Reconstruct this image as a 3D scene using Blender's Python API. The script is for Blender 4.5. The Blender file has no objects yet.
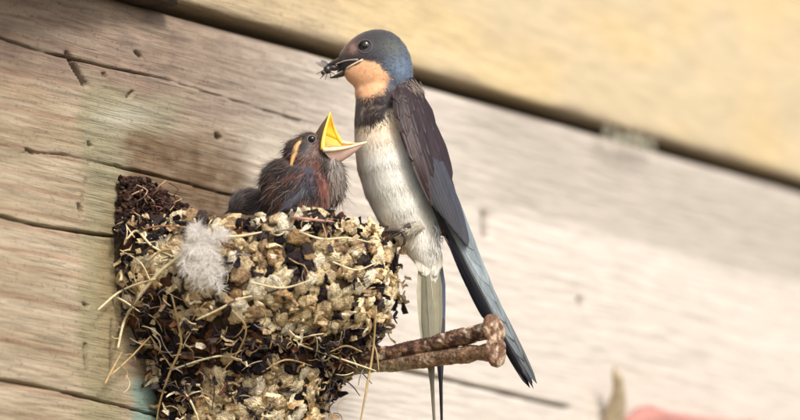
import bpy, bmesh, math, random
import numpy as np
from mathutils import Vector, Matrix
from mathutils.bvhtree import BVHTree

random.seed(7); rng = np.random.default_rng(7)
SC = bpy.context.scene
COL = SC.collection
# ------------------------------------------------------------------ camera, sky, sun
PHI, TH, F, D = math.radians(10.6), math.radians(53), 4444.4, 1.60
fw = np.array([0, math.cos(PHI), math.sin(PHI)]); rt = np.array([1., 0, 0]); up = np.cross(rt, fw)
U = np.array([math.cos(TH), math.sin(TH), 0]); N = np.array([math.sin(TH), -math.cos(TH), 0])
O = np.array([0, 0, 2.6])                       # wall point behind the nest
def ray(px, py): return fw + rt*(px-400)/F + up*(210-py)/F
CAM = O - D*ray(212, 225)
def P(px, py, Y):                               # pixel -> point at world depth Y
    d = ray(px, py); return CAM + d*((Y-CAM[1])/d[1])
def proj(v):                                    # points -> pixels
    q = np.asarray(v) - CAM; z = q@fw
    return 400 + F*(q@rt)/z, 210 - F*(q@up)/z
def wall_uz(px, py):
    d = ray(px, py); t = ((O-CAM)@N)/(d@N); p = CAM + t*d - O
    return p@U, p[2]
cd = bpy.data.cameras.new('camera'); cam = bpy.data.objects.new('camera', cd); COL.objects.link(cam)
cam.location = CAM; cam.rotation_euler = (math.pi/2 + PHI, 0, 0)
cd.sensor_width = 36; cd.lens = F*36/800; cd.clip_start = 0.05; cd.clip_end = 500
YB = -0.026                                     # depth of the adult bird
cd.dof.use_dof = True; cd.dof.focus_distance = float((P(385, 120, YB-0.018)-CAM)@fw); cd.dof.aperture_fstop = 8
SC.camera = cam
SUN = np.array([0.38, -0.70, 0.64]); SUN /= np.linalg.norm(SUN)
w = bpy.data.worlds.new('World'); SC.world = w; w.use_nodes = True
nt = w.node_tree; bg = nt.nodes['Background']; sk = nt.nodes.new('ShaderNodeTexSky')
sk.sky_type = 'NISHITA'; sk.sun_disc = False
sk.sun_elevation = math.asin(SUN[2]); sk.sun_rotation = math.atan2(SUN[0], SUN[1]); sk.air_density = 1.0; sk.dust_density = 3.0; sk.ozone_density = 0.6
nt.links.new(sk.outputs[0], bg.inputs[0]); bg.inputs[1].default_value = 0.11
ld = bpy.data.lights.new('sun', 'SUN'); lo = bpy.data.objects.new('sun', ld); COL.objects.link(lo)
ld.energy = 1.5; ld.angle = math.radians(14); ld.color = (1, .975, .945)
lo.rotation_euler = Vector(SUN).to_track_quat('Z', 'Y').to_euler(); lo.location = (2, -2, 6)
SC.view_settings.view_transform = 'Standard'; SC.view_settings.look = 'None'
SC.view_settings.gamma = 1; SC.view_settings.exposure = 0.95
SC.render.engine = 'CYCLES'; SC.cycles.use_denoising = True
SC.cycles.max_bounces = 6; SC.cycles.transparent_max_bounces = 8

# ------------------------------------------------------------------ helpers
def lin(r, g, b):
    c = np.array([r, g, b])/255.; return np.where(c <= .04045, c/12.92, ((c+.055)/1.055)**2.4)
def _h(i, j, k):
    n = (i*374761393 + j*668265263 + k*1274126177) & 0xffffffff
    n = ((n ^ (n >> 13))*1274126177) & 0xffffffff
    return ((n ^ (n >> 16)) & 0xffff)/65535.
def vnoise(p):                                  # value noise 0..1
    p = np.asarray(p, float); i = np.floor(p).astype(np.int64); f = p-i; f = f*f*(3-2*f)
    r = 0
    for a in (0, 1):
        for b in (0, 1):
            for c in (0, 1):
                wgt = (f[:, 0] if a else 1-f[:, 0])*(f[:, 1] if b else 1-f[:, 1])*(f[:, 2] if c else 1-f[:, 2])
                r = r + wgt*_h(i[:, 0]+a, i[:, 1]+b, i[:, 2]+c)
    return r
def fbm(p, o=3):
    p = np.asarray(p, float); return sum(vnoise(p*2**k+17.3*k)*.5**k for k in range(o))/sum(.5**k for k in range(o))
def sst(a, b, x):
    t = np.clip((x-a)/(b-a), 0, 1); return t*t*(3-2*t)
BASE = {}
def thing(name, label, cat, loc, group=None):
    o = bpy.data.objects.new(name, None); COL.objects.link(o); o.location = loc; o.empty_display_size = .01
    BASE[o.name] = np.array(loc, float); o['label'] = label; o['category'] = cat
    if group: o['group'] = group
    return o
def make_mesh(name, v, faces, mat, cols=None, smooth=True, uv=None):
    me = bpy.data.meshes.new(name); me.from_pydata(np.asarray(v).tolist(), [], faces if isinstance(faces, list) else faces.tolist())
    if mat: me.materials.append(mat)
    if cols is not None:
        a = me.color_attributes.new('Col', 'FLOAT_COLOR', 'POINT')
        c4 = np.ones((len(v), 4), np.float32); c4[:, :3] = cols; a.data.foreach_set('color', c4.ravel())
    if smooth: me.polygons.foreach_set('use_smooth', [True]*len(me.polygons))
    me.update(); return me
def obj(name, v, faces, mat, parent=None, cols=None, smooth=True, base=None):
    b = BASE[parent.name] if parent else (np.zeros(3) if base is None else np.array(base))
    o = bpy.data.objects.new(name, make_mesh(name, np.asarray(v)-b, faces, mat, cols, smooth)); COL.objects.link(o)
    if parent: o.parent = parent
    else: o.location = b
    BASE[o.name] = b; return o
def inst(name, me, parent, loc, rot=(0, 0, 0), sc=(1, 1, 1)):
    o = bpy.data.objects.new(name, me); COL.objects.link(o); o.parent = parent
    o.location = np.asarray(loc)-BASE[parent.name]; o.rotation_euler = rot; o.scale = sc; return o
def tag(o, **k):
    for a, b in k.items(): o[a] = b
    return o
def grid_faces(n, m, wrap=False):               # n rows, m columns
    f = []
    for i in range(n-1):
        for j in range(m if wrap else m-1):
            k = (j+1) % m; f.append((i*m+j, i*m+k, (i+1)*m+k, (i+1)*m+j))
    return f
def tube(pts, rad, sides=5, cap=True, flat=1.0):
    pts = np.asarray(pts, float); n = len(pts); rad = np.broadcast_to(np.asarray(rad, float), (n,))
    t = np.gradient(pts, axis=0); t /= np.linalg.norm(t, axis=1)[:, None]+1e-12
    a = np.array([0, 0, 1.]) if abs(t[0, 2]) < .9 else np.array([1., 0, 0]); V = []
    x = np.cross(a, t[0]); x /= np.linalg.norm(x)
    for i in range(n):
        x = x - (x@t[i])*t[i]; x /= np.linalg.norm(x)+1e-12; y = np.cross(t[i], x)
        for k in range(sides):
            an = 2*math.pi*k/sides; V.append(pts[i]+rad[i]*(math.cos(an)*x+flat*math.sin(an)*y))
    fs = grid_faces(n, sides, True)
    if cap: fs += [tuple(range(sides))[::-1], tuple((n-1)*sides+k for k in range(sides))]
    return np.array(V), fs
def smooth_line(pts, n=14):                     # catmull-rom
    p = np.asarray(pts, float); p = np.vstack([2*p[0]-p[1], p, 2*p[-1]-p[-2]]); out = []
    seg = len(p)-3
    for q in np.linspace(0, seg-1e-6, n):
        i = int(q); t = q-i; a, b, c, d = p[i:i+4]
        out.append(.5*((2*b)+(-a+c)*t+(2*a-5*b+4*c-d)*t*t+(-a+3*b-3*c+d)*t**3))
    return np.array(out)
class Bag:                                      # several shapes gathered into one mesh
    def __init__(s): s.v, s.f, s.c, s.n = [], [], [], 0
    def add(s, v, f, c=None):
        v = np.asarray(v); s.v.append(v); s.f += [tuple(i+s.n for i in q) for q in f]; s.n += len(v)
        s.c.append(np.broadcast_to(np.array(c if c is not None else (1, 1, 1), float), v.shape))
    def get(s): return np.vstack(s.v), s.f, np.vstack(s.c)
def ellipsoid(c, ax, seg=24, rings=14):         # ax: three semi-axis vectors
    V = [c+ax[2]]; 
    for i in range(1, rings):
        th = math.pi*i/rings
        for j in range(seg):
            a = 2*math.pi*j/seg; V.append(c+math.sin(th)*(math.cos(a)*ax[0]+math.sin(a)*ax[1])+math.cos(th)*ax[2])
    V.append(c-ax[2]); f = []
    for j in range(seg):
        k = (j+1) % seg; f.append((0, 1+j, 1+k)); b = 1+(rings-2)*seg; f.append((len(V)-1, b+k, b+j))
        for i in range(rings-2): f.append((1+i*seg+j, 1+(i+1)*seg+j, 1+(i+1)*seg+k, 1+i*seg+k))
    return np.array(V), f
def remesh(v, f, vox, sm=6):
    o = bpy.data.objects.new('tmp', make_mesh('tmp', v, f, None)); COL.objects.link(o)
    m = o.modifiers.new('r', 'REMESH'); m.mode = 'VOXEL'; m.voxel_size = vox
    m = o.modifiers.new('s', 'SMOOTH'); m.iterations = sm; m.factor = .5
    dg = bpy.context.evaluated_depsgraph_get(); me = bpy.data.meshes.new_from_object(o.evaluated_get(dg))
    n = len(me.vertices); V = np.empty(n*3); me.vertices.foreach_get('co', V); V = V.reshape(-1, 3)
    nn = np.empty(n*3); me.vertices.foreach_get('normal', nn); nn = nn.reshape(-1, 3)
    fs = [tuple(p.vertices) for p in me.polygons]
    bpy.data.objects.remove(o); bpy.data.meshes.remove(me); return V, fs, nn
def strands(p, nrm, flow, col, L, W, lift, mat=None, segs=3, wig=.25):
    """fine barbs / feather tips lying along flow; everything vectorised"""
    n = len(p); t = flow-(np.sum(flow*nrm, 1))[:, None]*nrm; t /= np.linalg.norm(t, axis=1)[:, None]+1e-9
    s = np.cross(nrm, t); t = t+s*rng.normal(0, wig, (n, 1)); t /= np.linalg.norm(t, axis=1)[:, None]+1e-9; s = np.cross(nrm, t)
    L = np.broadcast_to(L, (n,))*rng.uniform(.65, 1.3, n); W = np.broadcast_to(W, (n,)); lift = np.broadcast_to(lift, (n,))*rng.uniform(.2, 1.6, n)
    rows = []
    for k in range(segs+1):
        q = k/segs; c = p + t*(L*q)[:, None] + nrm*(L*lift*q**1.4)[:, None] - nrm*(.0002*(1-q))
        wd = W*(.7+.6*q-1.25*q*q)
        rows.append(c - s*wd[:, None]); rows.append(c + s*wd[:, None])
    V = np.stack(rows, 1).reshape(-1, 3); m = 2*(segs+1); b = np.arange(n)[:, None]*m
    fs = np.concatenate([b+np.array([[2*k, 2*k+1, 2*k+3, 2*k+2]]) for k in range(segs)], 0)
    C = np.repeat(col, m, 0); return V, fs, C
def sample_faces(V, fs, count):
    q = np.array([f[:3] for f in fs]+[(f[0], f[2], f[3]) for f in fs if len(f) == 4])
    a, b, c = V[q[:, 0]], V[q[:, 1]], V[q[:, 2]]; cr = np.cross(b-a, c-a); ar = np.linalg.norm(cr, axis=1)
    i = rng.choice(len(q), count, p=ar/ar.sum()); r1 = np.sqrt(rng.random(count)); r2 = rng.random(count)
    p = (1-r1)[:, None]*a[i]+(r1*(1-r2))[:, None]*b[i]+(r1*r2)[:, None]*c[i]
    return p, cr[i]/ar[i][:, None]
# ------------------------------------------------------------------ materials
def mat(name, base=(.5, .5, .5), rough=.7, attr=False, var=.25, vscale=(400, 400, 400), bump=0., bscale=(800, 800, 800), bdist=.0005,
        spec=.4, sheen=0., trans=0., coat=0., metal=0., sub=0.):
    m = bpy.data.materials.new(name); m.use_nodes = True; t = m.node_tree; L = t.links; b = t.nodes['Principled BSDF']
    b.inputs['Roughness'].default_value = rough; b.inputs['Specular IOR Level'].default_value = spec
    b.inputs['Sheen Weight'].default_value = sheen; b.inputs['Coat Weight'].default_value = coat; b.inputs['Metallic'].default_value = metal
    if sub: b.inputs['Subsurface Weight'].default_value = sub; b.inputs['Subsurface Radius'].default_value = (.004, .0015, .0008)
    tc = t.nodes.new('ShaderNodeTexCoord')
    if attr: a = t.nodes.new('ShaderNodeAttribute'); a.attribute_name = 'Col'; src = a.outputs['Color']
    else: a = t.nodes.new('ShaderNodeRGB'); a.outputs[0].default_value = (*base, 1); src = a.outputs[0]
    if var:
        mp = t.nodes.new('ShaderNodeMapping'); mp.inputs['Scale'].default_value = vscale; L.new(tc.outputs['Object'], mp.inputs[0])
        nz = t.nodes.new('ShaderNodeTexNoise'); nz.inputs['Scale'].default_value = 1; nz.inputs['Detail'].default_value = 5; nz.inputs['Roughness'].default_value = .62; L.new(mp.outputs[0], nz.inputs[0])
        oi = t.nodes.new('ShaderNodeObjectInfo'); ad = t.nodes.new('ShaderNodeVectorMath'); ad.operation = 'ADD'
        L.new(mp.outputs[0], ad.inputs[0]); L.new(oi.outputs['Location'], ad.inputs[1]); L.new(ad.outputs[0], nz.inputs[0])
        mr = t.nodes.new('ShaderNodeMapRange'); mr.inputs[1].default_value = .3; mr.inputs[2].default_value = .7; mr.inputs[3].default_value = 1-var; mr.inputs[4].default_value = 1+var; L.new(nz.outputs[0], mr.inputs[0])
        mx = t.nodes.new('ShaderNodeMix'); mx.data_type = 'RGBA'; mx.blend_type = 'MULTIPLY'; mx.inputs[0].default_value = 1
        L.new(src, mx.inputs[6]); L.new(mr.outputs[0], mx.inputs[7]); src = mx.outputs[2]
    L.new(src, b.inputs['Base Color'])
    if bump:
        mp = t.nodes.new('ShaderNodeMapping'); mp.inputs['Scale'].default_value = bscale; L.new(tc.outputs['Object'], mp.inputs[0])
        nz = t.nodes.new('ShaderNodeTexNoise'); nz.inputs['Scale'].default_value = 1; nz.inputs['Detail'].default_value = 4; L.new(mp.outputs[0], nz.inputs[0])
        bp = t.nodes.new('ShaderNodeBump'); bp.inputs['Strength'].default_value = bump; bp.inputs['Distance'].default_value = bdist; L.new(nz.outputs[0], bp.inputs['Height']); L.new(bp.outputs[0], b.inputs['Normal'])
    if trans:
        tr = t.nodes.new('ShaderNodeBsdfTranslucent'); L.new(src, tr.inputs[0]); ms = t.nodes.new('ShaderNodeMixShader'); ms.inputs[0].default_value = trans
        L.new(b.outputs[0], ms.inputs[1]); L.new(tr.outputs[0], ms.inputs[2]); L.new(ms.outputs[0], t.nodes['Material Output'].inputs[0])
    return m
M_wood = mat('weathered_wood', rough=.85, attr=True, var=.13, vscale=(60, 300, 380), bump=.8, bscale=(110, 1500, 1700), bdist=.0006, spec=.2)
M_far = mat('wood_log', lin(205, 180, 148), rough=.85, var=.28, vscale=(8, 60, 80), bump=.6, bscale=(40, 500, 600), bdist=.001, spec=.2)
M_dark_wood = mat('dark_wood', lin(92, 76, 66), rough=.9, var=.35, vscale=(60, 20, 60), bump=.6, bscale=(500, 60, 500), bdist=.001, spec=.2)
M_ground = mat('pale_gravel', lin(112, 106, 88), rough=.95, var=.3, vscale=(30, 30, 30), bump=.5, bscale=(60, 60, 60), bdist=.01)
M_body = mat('plumage', rough=.62, attr=True, var=.10, vscale=(900, 900, 900), spec=.3, sheen=.25)
M_barb = mat('plumage_barbs', rough=.55, attr=True, var=.0, spec=.35, sheen=.2, trans=.12)
M_vane = mat('flight_feather', rough=.45, attr=True, var=.16, vscale=(900, 900, 260), spec=.25, sheen=.0, bump=.25, bscale=(2600, 2600, 700), bdist=.0002)
M_eye = mat('eye', (.008, .006, .006), rough=.08, var=0, spec=.5, coat=.2)
M_bill = mat('horn_bill', (.03, .026, .026), rough=.35, var=.2, spec=.5)
M_gape = mat('gape', attr=True, rough=.4, var=.08, spec=.5, sub=.25)
M_leg = mat('leg_skin', lin(70, 58, 54), rough=.6, var=.3, bump=.4, bscale=(2500, 2500, 2500), bdist=.0002)
M_mud = mat('nest_mud', attr=True, rough=.95, var=.35, vscale=(700, 700, 700), bump=.9, bscale=(1300, 1300, 1300), bdist=.0008, spec=.15)
M_pel = mat('mud_pellet', attr=True, rough=.95, var=.28, vscale=(3.2, 3.2, 3.2), bump=1., bscale=(5., 5., 5.), bdist=.0018, spec=.12)
M_straw = mat('straw', attr=True, rough=.6, var=.22, vscale=(500, 500, 500), spec=.4, trans=.1)
M_down = mat('white_down', attr=True, rough=.8, var=0, spec=.2, trans=.4)
M_rust = mat('rust', attr=True, rough=.9, var=.38, vscale=(520, 520, 520), bump=.9, bscale=(1100, 1100, 1100), bdist=.0007, spec=.25)
M_flyw = mat('insect_wing', (.22, .21, .2), rough=.3, var=0, spec=.5, trans=.5)
M_fly = mat('insect_body', (.035, .03, .028), rough=.3, var=.2, spec=.6)
M_red = mat('red_cord', lin(176, 124, 114), rough=.8, var=.2, vscale=(600, 600, 600))
M_twig = mat('twig', lin(172, 156, 128), rough=.85, var=.3)

def extra_grain(m, scale, lo, hi, f0, f1, detail=3):
    t = m.node_tree; L = t.links; b = t.nodes['Principled BSDF']; src = b.inputs['Base Color'].links[0].from_socket
    tc = t.nodes.new('ShaderNodeTexCoord'); mp = t.nodes.new('ShaderNodeMapping'); mp.inputs['Scale'].default_value = scale; L.new(tc.outputs['Object'], mp.inputs[0])
    nz = t.nodes.new('ShaderNodeTexNoise'); nz.inputs['Scale'].default_value = 1; nz.inputs['Detail'].default_value = detail; nz.inputs['Distortion'].default_value = .6; L.new(mp.outputs[0], nz.inputs[0])
    mr = t.nodes.new('ShaderNodeMapRange'); mr.inputs[1].default_value = f0; mr.inputs[2].default_value = f1; mr.inputs[3].default_value = lo; mr.inputs[4].default_value = hi; L.new(nz.outputs[0], mr.inputs[0])
    mx = t.nodes.new('ShaderNodeMix'); mx.data_type = 'RGBA'; mx.blend_type = 'MULTIPLY'; mx.inputs[0].default_value = 1; L.new(src, mx.inputs[6]); L.new(mr.outputs[0], mx.inputs[7]); L.new(mx.outputs[2], b.inputs['Base Color'])
    if m is M_wood:                               # the timber is cleaner and smoother further along
        sx = t.nodes.new('ShaderNodeSeparateXYZ'); L.new(tc.outputs['Object'], sx.inputs[0]); fm = t.nodes.new('ShaderNodeMapRange')
        for k_, v_ in zip((1, 2, 3, 4), (.03, .17, 1, .2)): fm.inputs[k_].default_value = v_
        L.new(sx.outputs[0], fm.inputs[0]); L.new(fm.outputs[0], mx.inputs[0])
extra_grain(M_wood, (55, 800, 800), .78, 1.05, .34, .52)        # thin dark late-wood lines
extra_grain(M_wood, (700, 900, 900), .70, 1.03, .30, .42)       # grit and worm specks
extra_grain(M_wood, (25, 120, 120), .94, 1.06, .35, .65)
extra_grain(M_rust, (900, 900, 900), .5, 1.25, .35, .6)
# ------------------------------------------------------------------ ground and timber wall
g = 60.; gv = [(-g, -g, 0), (g, -g, 0), (g, g, 0), (-g, g, 0)]
tag(obj('ground', gv, [(0, 1, 2, 3)], M_ground), kind='structure')
wall = thing('timber_wall', 'wall of pale weathered horizontal timber beams behind the nest', 'wall', tuple(O)); wall.rotation_euler = (0, 0, TH)
def W2(u, n, z): return O + np.multiply.outer(u, U) + np.multiply.outer(n, N) + np.multiply.outer(z, np.array([0, 0, 1.]))
def local_obj(name, v, faces, m, cols=None):
    o = bpy.data.objects.new(name, make_mesh(name, v, faces, m, cols)); COL.objects.link(o); o.parent = wall; return o
def beam(name, u_ax, z0, z1, n0, rnd, fine, colf, cracks=(), dep=.16, m=M_wood, seed=0, zstep=None):
    """one squared timber: its front face a grid with relief, worn round edges, top, bottom and back"""
    h = z1-z0; zs = np.arange(z0+rnd, z1-rnd, zstep or fine); zs = np.concatenate([zs, [z1-rnd]])
    prof = []                                     # (z, n) down the section
    for a in np.linspace(0, 90, 5)[:-1]: prof.append((z0+rnd-rnd*math.cos(math.radians(a)), -rnd+rnd*math.sin(math.radians(a))))
    prof = [(z0, -dep), (z0, -dep*.4)] + prof + [(z, 0) for z in zs]
    for a in np.linspace(90, 0, 5)[1:]: prof.append((z1-rnd+rnd*math.cos(math.radians(a)), -rnd+rnd*math.sin(math.radians(a))))
    prof += [(z1, -dep*.4), (z1, -dep)]; prof = np.array(prof)
    nu, nz = len(u_ax), len(prof)
    uu = np.repeat(u_ax, nz); zz = np.tile(prof[:, 0], nu); nn = np.tile(prof[:, 1], nu)
    front = (nn > -rnd*1.01).astype(float)
    p = np.stack([uu, zz, nn], 1)
    wob = (fbm(p*[6, 20, 8]+seed, 2)-.5)*.006      # slow hewn unevenness
    zw = zz + .006*(fbm(p*[14, 40, 1]+seed+5, 2)-.5)+.02*(vnoise(p*[3, 8, 1]+seed)-.5)
    ring = np.sin(zw*2*math.pi/.0046)*.5+.5*np.sin(zw*2*math.pi/.0071+2)
    amp = .00022*sst(.3, .7, fbm(p*[9, 18, 1]+seed+9, 2))
    gr = (fbm(p*[70, 900, 1]+seed, 2)-.5)*.0006
    nn = nn + front*(wob+ring*amp+gr)
    cm = np.zeros(len(uu))
    for pts, wd, dp in cracks:
        pts = np.asarray(pts, float); best = np.full(len(uu), 9.)
        for a, b in zip(pts[:-1], pts[1:]):
            ab = b-a; t = np.clip(((uu-a[0])*ab[0]+(zz-a[1])*ab[1])/(ab@ab), 0, 1)
            best = np.minimum(best, np.hypot(uu-a[0]-t*ab[0], zz-a[1]-t*ab[1]))
        best = best + .0005*(fbm(p*[120, 120, 1]+3, 2)-.5)
        wl = .55*wd*(.6+.8*vnoise(p*[60, 60, 1]+11)); k = np.exp(-(best/wl)**2); nn = nn-front*dp*k; cm = np.maximum(cm, k*min(1, dp/.003))
    nn = nn+n0
    v = np.stack([uu, -nn, zz], 1); cols = colf(uu, zz, nn, p, ring, cm)
    o = local_obj(name, v, grid_faces(nu, nz), m, cols)
    return o
uv = lambda px, py: wall_uz(px, py)
def poly(*q): return [uv(*a) for a in q]
cracks = [
    (poly((-40, 28), (0, 38), (40, 52), (68, 58), (105, 67), (160, 78), (240, 103), (300, 121)), .00040, .0040),
    (poly((66, 54), (74, 68), (84, 84)), .0010, .012),
    (poly((-40, 205), (0, 215), (30, 223), (60, 228), (100, 234), (128, 237)), .00055, .010),
    (poly((118, 165), (125, 168), (150, 173), (185, 182), (220, 192), (240, 196)), .00050, .008),
    (poly((25, 152), (64, 154), (118, 166)), .00025, .002),
    (poly((-40, 371), (0, 380), (40, 387), (80, 396), (120, 406), (165, 418), (220, 431)), .00060, .010),
    (poly((360, 360), (380, 365), (470, 385), (570, 408)), .0010, .004),
    (poly((128, 97), (131, 92)), .0009, .006), (poly((216, 135), (220, 138)), .0010, .006), (poly((28, 149), (36, 153)), .0008, .004),
    (poly((90, 143), (91, 145)), .0007, .006), (poly((83, 205), (85, 211)), .0008, .006), (poly((102, 73), (104, 76)), .0006, .005),
    (poly((84, 304), (86, 307)), .0009, .006), (poly((85, 345), (87, 370)), .0009, .004), (poly((113, 320), (111, 375)), .0008, .003),
    (poly((135, 52), (140, 57)), .0008, .004), (poly((93, 150), (80, 250)), .0004, .001), (poly((488, 215), (487, 235)), .002, .004), (poly((580, 300), (582, 320)), .002, .003)]
def log_cols(uu, zz, nn, p, ring, cm):
    w3 = np.stack([uu, zz], 1); px, py = proj(W2(uu, nn, zz))
    n1 = fbm(p*[12, 50, 1]+3, 3); n2 = fbm(p*[220, 260, 1], 3); n3 = fbm(p*[40, 45, 1]+21, 3)
    c = lin(152, 138, 115)*np.ones((len(uu), 1))
    def mix(c, col, m): m = np.clip(m, 0, 1)[:, None]; return c*(1-m)+np.array(col)*m
    c = mix(c, lin(160, 130, 106), sst(.45, .75, n1)*.32)                 # pinkish grain
    c = mix(c, lin(172, 158, 137), sst(.42, .62, fbm(p*[16, 90, 1]+40, 3))*.6)
    c = mix(c, lin(203, 194, 183), sst(150, 420, px)*.95)                 # paler further along
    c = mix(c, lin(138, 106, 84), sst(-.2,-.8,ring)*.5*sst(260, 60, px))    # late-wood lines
    c = mix(c, lin(172, 163, 152), sst(.028, .036, zz+.006*(n1-.5))*sst(380, 520, px)*.8)   # shade band under the upper beam, painted into the wood colour
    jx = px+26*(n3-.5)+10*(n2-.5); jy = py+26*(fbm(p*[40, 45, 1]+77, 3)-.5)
    wth_shade = sst(92, 55, py-.25*px+16*(n1-.5)+10*(n2-.5))*sst(430, 150, px)  # weathered upper face, with shade below the upper beam painted in
    c = mix(c, lin(116, 98, 90), wth_shade*(.62+.5*(n2-.5)))
    grn = sst(78, 92, jx)*sst(128, 112, jx)*sst(70, 110, jy)              # washed-down mud streak, greenish
    c = mix(c, lin(140, 131, 104), grn*.95)
    tri = sst(84, 100, jx)*sst(205, 175, jx+.55*(jy-100))*sst(72, 95, jy-.15*(jx-100))*sst(260, 200, jy)
    c = mix(c, lin(138, 132, 108), tri*.75)
    hl = np.exp(-(((jx-128)/26)**2+((jy-118)/16)**2)); c = mix(c, lin(168, 166, 152), hl*.55)
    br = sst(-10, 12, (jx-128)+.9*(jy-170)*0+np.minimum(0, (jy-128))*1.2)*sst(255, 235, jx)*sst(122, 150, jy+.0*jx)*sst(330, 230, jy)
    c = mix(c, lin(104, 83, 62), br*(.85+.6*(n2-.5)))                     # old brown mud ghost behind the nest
    pale = np.exp(-(((jx-272)/40)**2+((jy-148)/22)**2)); c = mix(c, lin(200, 190, 172), pale*.6)
    teal = sst(128, 140, jx)*sst(178, 168, jx)*sst(378, 392, jy); c = mix(c, lin(112, 148, 142), teal*.7)
    gst = sst(18, 4, np.abs(jx-112))*sst(150, 240, jy)*sst(400, 340, jy); c = mix(c, lin(130, 112, 78), gst*.5)
    c = mix(c, lin(84, 68, 58), sst(.0715, .0745, zz+.003*(fbm(p*[40, 10, 1]+5, 2)-.5))*.5)
    c = mix(c, lin(62, 46, 38), np.clip(cm, 0, 1)*.85)
    return c
ua = np.concatenate([np.arange(-.9, -.15, .02), np.arange(-.15, .13, .0011), np.arange(.13, .45, .003), np.arange(.45, 2.6, .03)])
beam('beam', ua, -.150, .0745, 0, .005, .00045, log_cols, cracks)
def up_cols(uu, zz, nn, p, ring, cm):
    c = lin(188, 170, 136)*np.ones((len(uu), 1)); n1 = fbm(p*[6, 60, 1]+8, 3)[:, None]
    c = c*(1-.6*n1)+lin(206, 190, 162)*.6*n1
    mo = (sst(.4, .7, fbm(p*[16, 34, 1]+70, 3))*.5)[:, None]; c = c*(1-mo)+lin(206, 182, 132)*mo
    dk = (sst(.0820, .0785, zz+.003*(fbm(p*[40, 10, 1]+5, 2)-.5))*.6)[:, None]; c = c*(1-dk)+lin(84, 68, 58)*dk   # darker along the joint
    px, py = proj(W2(uu, nn, zz)); k = (sst(420, 200, px)*.8)[:, None]; c = c*(1-k)+lin(164, 148, 124)*k
    return c
ub = np.concatenate([np.arange(-.9, -.12, .03), np.arange(-.12, .7, .004), np.arange(.7, 2.6, .05)])
beam('beam', ub, .0778, .300, .0030, .0025, .003, up_cols, [], seed=4)
def plain(uu, zz, nn, p, ring, cm):
    n1 = fbm(p*[5, 40, 1]+8, 3)[:, None]; return lin(178, 156, 128)*(1-n1)+lin(204, 188, 162)*n1
uc = np.arange(-.9, 2.61, .03)
for k, (a, b) in enumerate([(-.385, -.156), (-.62, -.391), (-.86, -.626), (.306, .53), (.536, .76)]):
    beam('beam', uc, a, b, .003*(k % 2), .010, .02, plain, [], seed=10+k)
for k in range(8):
    beam('beam', uc, -.866-.218*(k+1)+.006, -.866-.218*k, .003*(k % 2), .010, .03, plain, [], seed=30+k)
# mud-dark chinking behind the joints keeps daylight out
def boxv(u0, u1, n0, n1, z0, z1):
    v = [(u, -n, z) for u in (u0, u1) for n in (n0, n1) for z in (z0, z1)]
    return v, [(0, 1, 3, 2), (4, 6, 7, 5), (0, 4, 5, 1), (2, 3, 7, 6), (0, 2, 6, 4), (1, 5, 7, 3)]
v, f = boxv(-.9, 2.58, -.20, -.162, -2.6, .76); local_obj('backing', v, f, M_dark_wood)
# beam end added above the top left corner to shade the wall
rf = thing('shade_beam', 'dark beam end added at the top left edge to shade the wall', 'shade_beam', tuple(W2(np.array(-.14), np.array(0.), np.array(.0762))))
def rbox(u0, u1, n0, n1, z0, z1, nz=.0015):
    us = np.linspace(u0, u1, 24); V = []; ns = np.linspace(n0, n1, 10)
    ring = [(u, z0) for u in us] + [(u1, z) for z in np.linspace(z0, z1, 10)[1:]] + [(u, z1) for u in us[::-1][1:]] + [(u0, z) for z in np.linspace(z1, z0, 10)[1:-1]]
    q = np.array([(u, n, z) for n in ns for (u, z) in ring]); q[:, 1] *= 1-.8*sst(-.15, -.03, q[:, 0]); q += (np.stack([fbm(q*90+k, 2) for k in (0, 9, 30)], 1)-.5)*nz*2
    return W2(q[:, 0], q[:, 1], q[:, 2]), grid_faces(len(ns), len(ring), True)+[tuple((len(ns)-1)*len(ring)+k for k in range(len(ring)))]
v, f = rbox(-.30, -.030, -.03, .038, .0745, .20); obj('timber', v, f, M_dark_wood, rf)

# ------------------------------------------------------------------ nest
SH = np.array([[0, .96], [-1, 1.], [-2.3, .98], [-3.1, .91], [-3.8, .80], [-4.6, .69], [-5.6, .60], [-7.2, .50], [-9.4, .34], [-10.2, .16]])
RIMZ = -.008; A_, B_ = .0520, .0690
def nest_pt(t, h):                               # h in cm below the rim
    s = np.interp(-h, -SH[:, 0], SH[:, 1]); lump = 1+.05*(vnoise(np.stack([t*3, h*.8, t*0], 1))-.5)
    return A_*np.cos(t)*s*lump, B_*np.sin(t)*s*lump+.002, RIMZ+h*.01+.004*(vnoise(np.stack([t*3.5, t*0, t*0+4], 1))-.5)*np.exp(h)
def zone(px, py):                                 # which mud shows where on this nest
    dk = 0
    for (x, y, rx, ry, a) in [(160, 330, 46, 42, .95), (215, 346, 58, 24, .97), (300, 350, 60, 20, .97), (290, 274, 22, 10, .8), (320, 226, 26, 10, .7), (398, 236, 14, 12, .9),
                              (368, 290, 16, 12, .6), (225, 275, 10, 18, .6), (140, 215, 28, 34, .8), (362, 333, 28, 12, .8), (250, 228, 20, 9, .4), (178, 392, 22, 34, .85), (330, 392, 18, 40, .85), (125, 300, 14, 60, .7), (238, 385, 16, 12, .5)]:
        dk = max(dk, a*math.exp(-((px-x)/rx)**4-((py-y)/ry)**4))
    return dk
nest = thing('swallow_nest', 'cup-shaped mud and straw nest stuck to the timber wall', 'nest', tuple(W2(np.array(0.), np.array(.0), np.array(-.11))))
nt_, nh = 70, 40
tt = np.linspace(-.12, math.pi+.12, nt_); hs = np.concatenate([np.linspace(-10.2, 0, nh)])
T, H = np.meshgrid(tt, hs, indexing='ij'); uo, no, zo = nest_pt(T.ravel(), H.ravel())
outer = W2(uo, no, zo).reshape(nt_, nh, 3)
inn = []                                          # rolls over the rim and down into the bowl
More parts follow.
